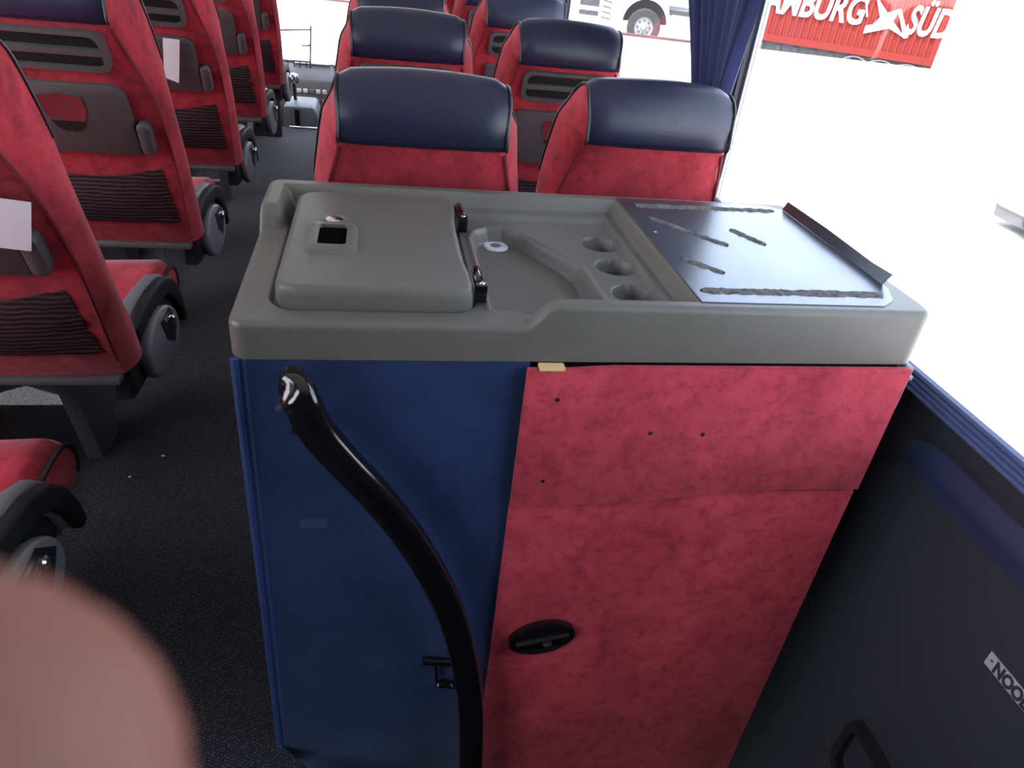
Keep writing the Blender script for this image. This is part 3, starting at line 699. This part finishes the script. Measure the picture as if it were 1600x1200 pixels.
# ------------------------------------------------------------------ litter on the aisle carpet
for (px, py, lb, s) in ((255, 712, 'larger white paper crumb on the aisle carpet', .007), (203, 745, 'smaller white paper crumb on the aisle carpet', .005)):
    p = at(px, py, 2, .002); rnd = random.Random(px); m = MB()
    ring = [(s * (.6 + .6 * rnd.random()) * math.cos(k * .9), s * .45 * (.6 + .5 * rnd.random()) * math.sin(k * .9), 0) for k in range(7)]
    m.add([(p.x + a, p.y + b, .0005) for a, b, c in ring] + [(p.x + a * .7, p.y + b * .7, .004) for a, b, c in ring], [(k, (k+1) % 7, 7 + (k+1) % 7, 7 + k) for k in range(7)] + [tuple(range(7, 14)), tuple(range(6, -1, -1))])
    tag(m.build('paper_crumb', M['paper']), lb, 'litter', 'crumbs on the carpet')

# ------------------------------------------------------------------ driver's area at the far end of the aisle
m = MB(); m.prism([(-1.42, .0), (-.64, .0), (-.64, 1.0), (-.68, 1.35), (-1.42, 1.35)], XZ, 5.28, 5.32)
tag(m.build('partition', M['dark'], bevel=.01), 'dark partition panel behind the driver at the far left', 'partition')
ds = thing('dashboard', 'driver dashboard with rows of pale buttons at the aisle end', 'dashboard', (-.5, 6.9, -.70))
def dpart(nm, mb, mt, par=None, **k):
    o = mb.build(nm, mt, par or ds, **k); o.matrix_parent_inverse = Matrix.Translation(-ds.location) if par is None else Matrix(); return o
m = MB(); m.prism([(6.62, -.70), (6.55, -.15), (6.66, .12), (6.95, .20), (7.55, .09), (7.55, -.70)], YZ, -1.42, .3); dpart('dash_body', m, M['grey'], bevel=.02)
for r in range(3):
    for c_ in range(7):
        x = -.66 + c_ * .052; z0 = -.12 + r * .075; y0 = 6.55 + (z0 + .15) / .27 * .11
        m = MB(); m.box((x, y0 - .012, z0), (x + .034, y0 + .02, z0 + .030)); dpart('button', m, M['white'] if (r + c_) % 4 else M['lightgrey'], bevel=.004)
m = MB(); m.box((-.34, 6.45, -.4), (-.26, 6.56, .16)); dpart('screen_pod', m, M['black'], bevel=.01)
m = MB(); m.box((-.70, 6.93, .205), (-.40, 7.1, .214)); m.box((-.38, 6.93, .206), (-.22, 7.1, .217)); dpart('paper_sheets', m, M['paper'])
bk = thing('wire_basket', 'thin black wire rack standing on the dashboard', 'wire rack', (-.68, 6.82, .19)); m = MB()
for k in range(6): m.tube([(-.16 + k * .05, 0, 0), (-.16 + k * .05, 0, .05)], .005, 6)
m.tube([(-.18, 0, .05), (.12, 0, .05)], .006, 6); m.tube([(.12, 0, .0), (.14, 0, .33)], .007, 6); m.tube([(-.18, 0, .27), (.14, 0, .30)], .006, 6); m.tube([(.06, 0, .17), (.13, 0, .18)], .006, 6)
m.build('wire', M['dark'], bk)
cs = thing('driver_console', 'pale grey console box with gear lever beside the driver', 'console', (-.56, 5.9, -.70))
m = MB(); m.prism([(-.14, 0), (.14, 0), (.13, .72), (.10, .80), (-.12, .80)], XZ, -.12, .25); m.build('console_body', M['lightgrey'], cs, bevel=.02)
m = MB(); m.box((-.04, -.13, 0), (-.005, -.119, .78)); m.build('console_seam', M['black'], cs)
m = MB(); m.tube([(-.05, .1, .79), (-.06, .12, .92)], .012, 8); m.build('gear_stick', M['black'], cs)
m = MB(); m.lathe([(0, .99), (.03, .98), (.042, .95), (.036, .92), (.012, .905)], lambda a, b, d: (-.06 + a, .12 + b, d), 16); m.build('gear_knob', M['chrome'], cs)
sw = thing('steering_wheel', 'large dark steering wheel ahead of the driver partition', 'steering wheel', (-.98, 6.35, .20)); m = MB()
m.tube([(.23 * math.cos(a), -.10 * math.sin(a), .21 * math.sin(a)) for a in [2 * math.pi * k / 32 for k in range(33)]], .016, 8); m.build('rim', M['black'], sw)
m = MB(); m.tube([(-.22, 0, 0), (.22, 0, 0)], .014, 8); m.tube([(0, 0, 0), (0, .22, -.14)], .04, 10); m.build('column', M['black'], sw)

# ------------------------------------------------------------------ outside
GZ = -1.1
m = MB(); m.box((-150, -150, GZ - .1), (200, 250, GZ)); tag(m.build('ground', M['concrete']), 'sun-bleached pale concrete yard outside the windows', 'ground', kind='structure')
def frame_at(p, dirx):           # local frame: u along dirx, v up, d towards the coach
    ux = Vector((*dirx, 0)).normalized(); nv = Vector((ux.y, -ux.x, 0))
    if nv.dot(Vector((-p[0], -p[1], 0))) < 0: nv = -nv
    return lambda u, v, d: tuple(Vector(p) + ux * u + Vector((0, 0, v)) + nv * d), ux, nv
def wheel(parent, F, u, v, r, d0, d1):
    t = MB(); t.lathe([(r * .56, d1 - .02), (r * .60, d1), (r * .92, d1), (r, d1 - .04), (r, d0 + .04), (r * .9, d0), (0, d0)], lambda a, b, d: F(u + a, v + b, d), 28)
    o = t.build('wheel', M['tyre'], parent); o.matrix_parent_inverse = Matrix.Translation(-parent.location)
    t = MB(); t.lathe([(0, d1 + .01), (r * .14, d1 + .01), (r * .2, d1 - .03), (r * .5, d1 - .05), (r * .57, d1 - .01)], lambda a, b, d: F(u + a, v + b, d), 20); h = t.build('wheel_hub', M['lightgrey'], o)
    for k in range(8):
        an = k * math.pi / 4; t = MB(); t.lathe([(0, d1 - .015), (.03, d1 - .018), (.03, d1 - .05)], lambda a, b, d: F(u + r * .36 * math.cos(an) + a, v + r * .36 * math.sin(an) + b, d), 6)
        if r > .4: t.build('wheel_nut', M['dark'], o)
# --- red container on its trailer
pr = at(1456, 104, 2, -.3); dirC = Vector((.82, -.57)).normalized()
F, ux, nv = frame_at(pr, dirC)
cn = thing('shipping_container', 'red corrugated shipping container with white lettering in the yard', 'container', tuple(pr))
def xpart(root, nm, mb, mt, par=None, **k):
    o = mb.build(nm, mt, par or root, **k)
    if par is None: o.matrix_parent_inverse = Matrix.Translation(-root.location)
    return o
LC = 5.3
m = MB(); m.prism([(-LC, 0), (0, 0), (0, 2.6), (-LC, 2.6)], F, -2.4, -.04); xpart(cn, 'shell', m, M['contred'])
m = MB(); rows = []; nco = 34
us = []
for k in range(nco):
    a = -LC + .12 + (LC - .24) * k / nco; wv = (LC - .24) / nco
    us += [(a, 0), (a + wv * .3, 0), (a + wv * .5, -.03), (a + wv * .8, -.03)]
us.append((-.12, 0)); m.grid([[F(u, z, d) for u, d in us] for z in (.14, 2.46)]); xpart(cn, 'corrugated_side', m, M['contred'], ang=15)
for a, b, c_, d_, nm in ((-LC, 0, 0, .15, 'bottom_rail'), (-LC, 0, 2.45, 2.6, 'top_rail'), (-LC, -LC + .13, .15, 2.45, 'corner_post'), (-.13, 0, .15, 2.45, 'corner_post')):
    m = MB(); m.prism([(a, c_), (b, c_), (b, d_), (a, d_)], F, -.05, .012); xpart(cn, nm, m, M['contred'])
def uv_of(px, py):
    d = pix(px, py); o = Vector((0, 0, H)); q = o + d * ((pr - o).dot(nv) / d.dot(nv)); return (q - pr).dot(ux), q.z - pr.z
ua = uv_of(1345, 35)[0]; u1 = uv_of(1197, 12)[0]; us0 = uv_of(1413, 50)[0]; us1 = uv_of(1478, 60)[0]
def lettering_uv(body, u0, v0, size, width):
    me = text_mesh('lettering', body, size, M['white'], bold=.02 * size, depth=.004); x0 = min(v.co.x for v in me.vertices); wd = max(v.co.x for v in me.vertices) - x0; k = width / wd
    for v in me.vertices:
        x, y, z = v.co; v.co = Vector(F(u0 + (x - x0) * k + .08 * y, v0 + y, .02 + z))
    o = link('lettering', me, cn); o.matrix_parent_inverse = Matrix.Translation(-cn.location)
vb = uv_of(1345, 38)[1]; lettering_uv('HAMBURG', u1 - (ua - u1) * .19, vb, .78, (ua - u1) * 1.19)
vb2 = uv_of(1440, 55)[1]; lettering_uv('SÜD', us0, vb2, .78, us1 - us0)
# emblem: four-pointed curved star with a thin mast line
star = []
tips = [uv_of(*q) for q in ((1349, 52), (1414, 60), (1408, 14), (1370, -6))]
cx = sum(t[0] for t in tips) / 4; cy = sum(t[1] for t in tips) / 4
for i in range(4):
    a = tips[i]; b = tips[(i + 1) % 4]; star.append(a); mu, mv = (a[0] + b[0]) / 2, (a[1] + b[1]) / 2; star.append((lerp(cx, mu, .38), lerp(cy, mv, .38)))
m = MB(); m.prism(star, F, .016, .024); m.prism([uv_of(1352, -10), uv_of(1354, -10), uv_of(1356, 26), uv_of(1354, 26)], F, .016, .024); m.prism([uv_of(1349, 52), uv_of(1353, 40), uv_of(1394, 34), uv_of(1398, 42)], F, .016, .0235)
m.prism([uv_of(1404, 18), uv_of(1408, 14), uv_of(1419, 58), uv_of(1412, 60)], F, .016, .023)
xpart(cn, 'emblem', m, M['white'])
tr = thing('trailer', 'dark low trailer chassis with wheels carrying the red container', 'trailer', (pr.x, pr.y, GZ))
m = MB(); m.prism([(-LC, -.30), (0, -.30), (0, -.005), (-LC, -.005)], F, -2.2, -.10); xpart(tr, 'chassis', m, M['dark'])
m = MB()
for k in range(9): m.prism([(-LC + .3 + k * .4, -.34), (-LC + .42 + k * .4, -.34), (-LC + .42 + k * .4, -.05), (-LC + .3 + k * .4, -.05)], F, -.12, -.06)
xpart(tr, 'chassis_box', m, M['dark'])
for q in (1333, 1376, 1420):
    u = uv_of(q, 100)[0]; wheel(tr, F, u, GZ - pr.z + .37, .37, -.42, -.08)
    m = MB(); m.tube([F(u + .39 * math.cos(a), GZ - pr.z + .37 + .39 * math.sin(a), -.06) for a in [math.pi * (.15 + .7 * k / 10) for k in range(11)]], .02, 6); xpart(tr, 'mudguard', m, M['lightgrey'])
# --- white lorry tractor
pw = at(1006, 38, 2, GZ + .55); dirT = Vector((.94, -.34)); FT, uxt, nvt = frame_at(pw, dirT)
tk = thing('truck', 'white lorry with dark front wheel parked beyond the coach window', 'truck', (pw.x, pw.y, GZ))
arch = [(.62 * math.cos(a), .62 * math.sin(a)) for a in [math.pi * (1 - k / 14) for k in range(15)]]
m = MB(); m.prism([(-1.9, -.25), (-.64, -.25)] + arch + [(.64, -.25), (.64, .32), (.50, .75), (.50, 2.6), (-1.75, 2.6), (-1.95, .9)], FT, -2.4, 0); xpart(tk, 'cab', m, M['white'])
m = MB(); m.prism([(-1.85, .05), (-1.3, .05), (-1.3, .18), (-1.85, .18)], FT, -.01, .012); m.prism([(-1.85, .28), (-1.3, .28), (-1.3, .52), (-1.85, .52)], FT, -.01, .012); xpart(tk, 'bumper_grille', m, M['dark'])
for k in range(6):
    m = MB(); m.prism([(-1.22, .02 + k * .14), (-.95, -.02 + k * .14), (-.95, .04 + k * .14), (-1.22, .08 + k * .14)], FT, -.01, .02); xpart(tk, 'vent_slat', m, M['grey'])
m = MB(); m.prism([(.66, -.2), (1.5, -.2), (1.5, .30), (.66, .30)], FT, -.7, -.05); xpart(tk, 'fuel_tank', m, M['white'], bevel=.08)
m = MB(); m.prism([(.60, .28), (1.6, .28), (1.6, .42), (.60, .42)], FT, -2.0, -.2); xpart(tk, 'chassis_rail', m, M['dark'])
m = MB(); m.prism([(.62 * 1.0 * math.cos(a), .62 * math.sin(a)) for a in [math.pi * k / 14 for k in range(15)]], FT, -.5, -.45); xpart(tk, 'wheel_well', m, M['dark'])
wheel(tk, FT, 0, -.08, .47, -.35, -.04)
# --- low wall in front of the lorries
a = at(880, 43, 2, -.2); b = at(1700, 139, 2, -.2); FB, uxb, nvb = frame_at(a, (b - a).xy)
bw = thing('low_wall', 'bleached low concrete wall in front of the lorries', 'wall', (a.x, a.y, GZ)); LB = (b - a).length
m = MB(); m.prism([(-8, GZ + .2), (LB, GZ + .2), (LB, 0), (-8, 0)], FB, -.25, 0); xpart(bw, 'wall_body', m, M['concrete'])
m = MB(); m.prism([(-8, -.01), (2.75, -.01), (2.75, .03), (-8, .03)], FB, -.12, .03); xpart(bw, 'rail', m, M['rust'])
# --- pale hall with a blue stripe
p0 = Vector((23.5, 32.5, GZ)); FH, uh, nh = frame_at(p0, (.69, -.72)); hb = thing('warehouse', 'bleached white hall wall with a pale blue stripe at the right', 'building', tuple(p0))
m = MB(); m.prism([(0, 0), (30, 0), (30, 7), (0, 7)], FH, -8, 0); xpart(hb, 'wall_panel', m, M['white'])
def hit(px, py, P, nvv): d = pix(px, py); o = Vector((0, 0, H)); return o + d * ((P - o).dot(nvv) / d.dot(nvv))
h0, h1, h2, h3 = [hit(*q, p0, nh) for q in ((1506, 17), (1598, 33), (1597, 38), (1505, 22))]
m = MB(); m.prism([((q - p0).dot(uh), q.z - p0.z) for q in (h0, h1, h2, h3)], FH, 0, .03); xpart(hb, 'blue_stripe', m, M['bluestripe'])
# --- white car at the right edge
cz = at(1557, 321, 2, GZ + .22); cx0, cy1 = cz.x, cz.y
car = thing('car', 'white car whose nose and shadow show at the right edge', 'car', (cx0 + .85, cy1 - 2, GZ)); FCx = lambda u, v, d: (cx0 + d, cy1 + u, GZ + v)
m = MB(); m.prism([(0, .22), (.10, .30), (.10, .55), (-.05, .70), (-.95, .86), (-1.55, 1.38), (-3.1, 1.42), (-3.9, .95), (-4.1, .85), (-4.1, .3), (-4.0, .22)], FCx, 0, 1.7); xpart(car, 'body', m, M['white'], bevel=.05)
m = MB(); m.prism([(-1.05, .88), (-1.58, 1.32), (-3.0, 1.34), (-3.55, .95)], FCx, -.005, .01); xpart(car, 'side_window', m, M['dark'])
for u in (-.75, -3.3):
    m = MB(); m.lathe([(0, -.02), (.18, -.02), (.2, -.01), (.31, -.01), (.32, .18), (0, .18)], lambda a, b, d: FCx(u + a, .32 + b, d), 24); xpart(car, 'wheel', m, M['tyre'])
m = MB(); m.prism([(.02, .10), (.05, .26), (-4.0, .26), (-3.9, .10)], FCx, .03, 1.67); xpart(car, 'shadow_skirt', m, M['grey'])  # dark grey strip added to stand for the shadow under the car
m = MB(); m.box((cx0 + .02, cy1 - .02, GZ + .45), (cx0 + .3, cy1 + .105, GZ + .58)); xpart(car, 'headlamp', m, M['lightgrey'])

# ------------------------------------------------------------------ photographer's hand, fingertip in front of the lens
CM = cam.matrix_world
def cp(x, y, z): return CM @ Vector((x, y, -z))     # right, up, forward of the lens, metres
tipd = .030
tip = ((-20 - 800) / 1135.7 * tipd, -(1205 - 600) / 1135.7 * tipd, tipd)
V = []; E_ = []; Rr = []
def sk(p, r, parent=None):
    V.append(cp(*p)); Rr.append(r)
    if parent is not None: E_.append((parent, len(V) - 1))
    return len(V) - 1
wrist = sk((-.150, -.120, -.060), .027)
palm = sk((-.125, -.085, -.015), .026, wrist); palm2 = sk((-.112, -.060, .012), .022, palm)
def finger(base, pts):
    i = base
    for p, r in pts: i = sk(p, r, i)
# index reaches over towards the lens
finger(palm2, [((-.098, -.040, .030), .0115), ((-.070, -.032, .040), .0102), ((-.046, -.026, .037), .0096), ((tip[0] - .003, tip[1] - .003, tip[2] + .001), .0125), ((tip[0] + .003, tip[1] + .002, tip[2]), .0112)])
finger(palm2, [((-.100, -.062, .036), .0112), ((-.078, -.070, .052), .010), ((-.055, -.068, .052), .0092), ((-.042, -.064, .046), .008)])
finger(palm, [((-.108, -.088, .026), .0108), ((-.086, -.098, .042), .0096), ((-.064, -.094, .044), .009), ((-.052, -.090, .038), .0078)])
finger(palm, [((-.118, -.108, .010), .0098), ((-.098, -.122, .026), .0088), ((-.080, -.120, .030), .0082), ((-.070, -.116, .026), .007)])
finger(palm, [((-.100, -.070, -.030), .0125), ((-.078, -.050, -.040), .0112), ((-.058, -.036, -.040), .0095)])
fore = sk((-.20, -.24, -.14), .035, wrist); sk((-.26, -.36, -.22), .040, fore)
c0 = sum(V, Vector()) / len(V)
me = bpy.data.meshes.new('hand'); me.from_pydata([v - c0 for v in V], E_, []); hd = bpy.data.objects.new('person', me); COL.objects.link(hd); hd.location = c0
md = hd.modifiers.new('skin', 'SKIN'); md.use_smooth_shade = True
for i, sv in enumerate(me.skin_vertices[0].data): sv.radius = (Rr[i], Rr[i]); sv.use_root = (i == 0)
hd.modifiers.new('sub', 'SUBSURF').levels = 2; hd.modifiers['sub'].render_levels = 2
bpy.context.view_layer.update()
me2 = bpy.data.meshes.new_from_object(hd.evaluated_get(bpy.context.evaluated_depsgraph_get())); hd.modifiers.clear(); hd.data = me2; me2.materials.clear(); me2.materials.append(M['skin'])
for pgn in me2.polygons: pgn.use_smooth = True
tag(hd, 'blurred bare fingertip of the person holding the camera, lower left corner', 'person')
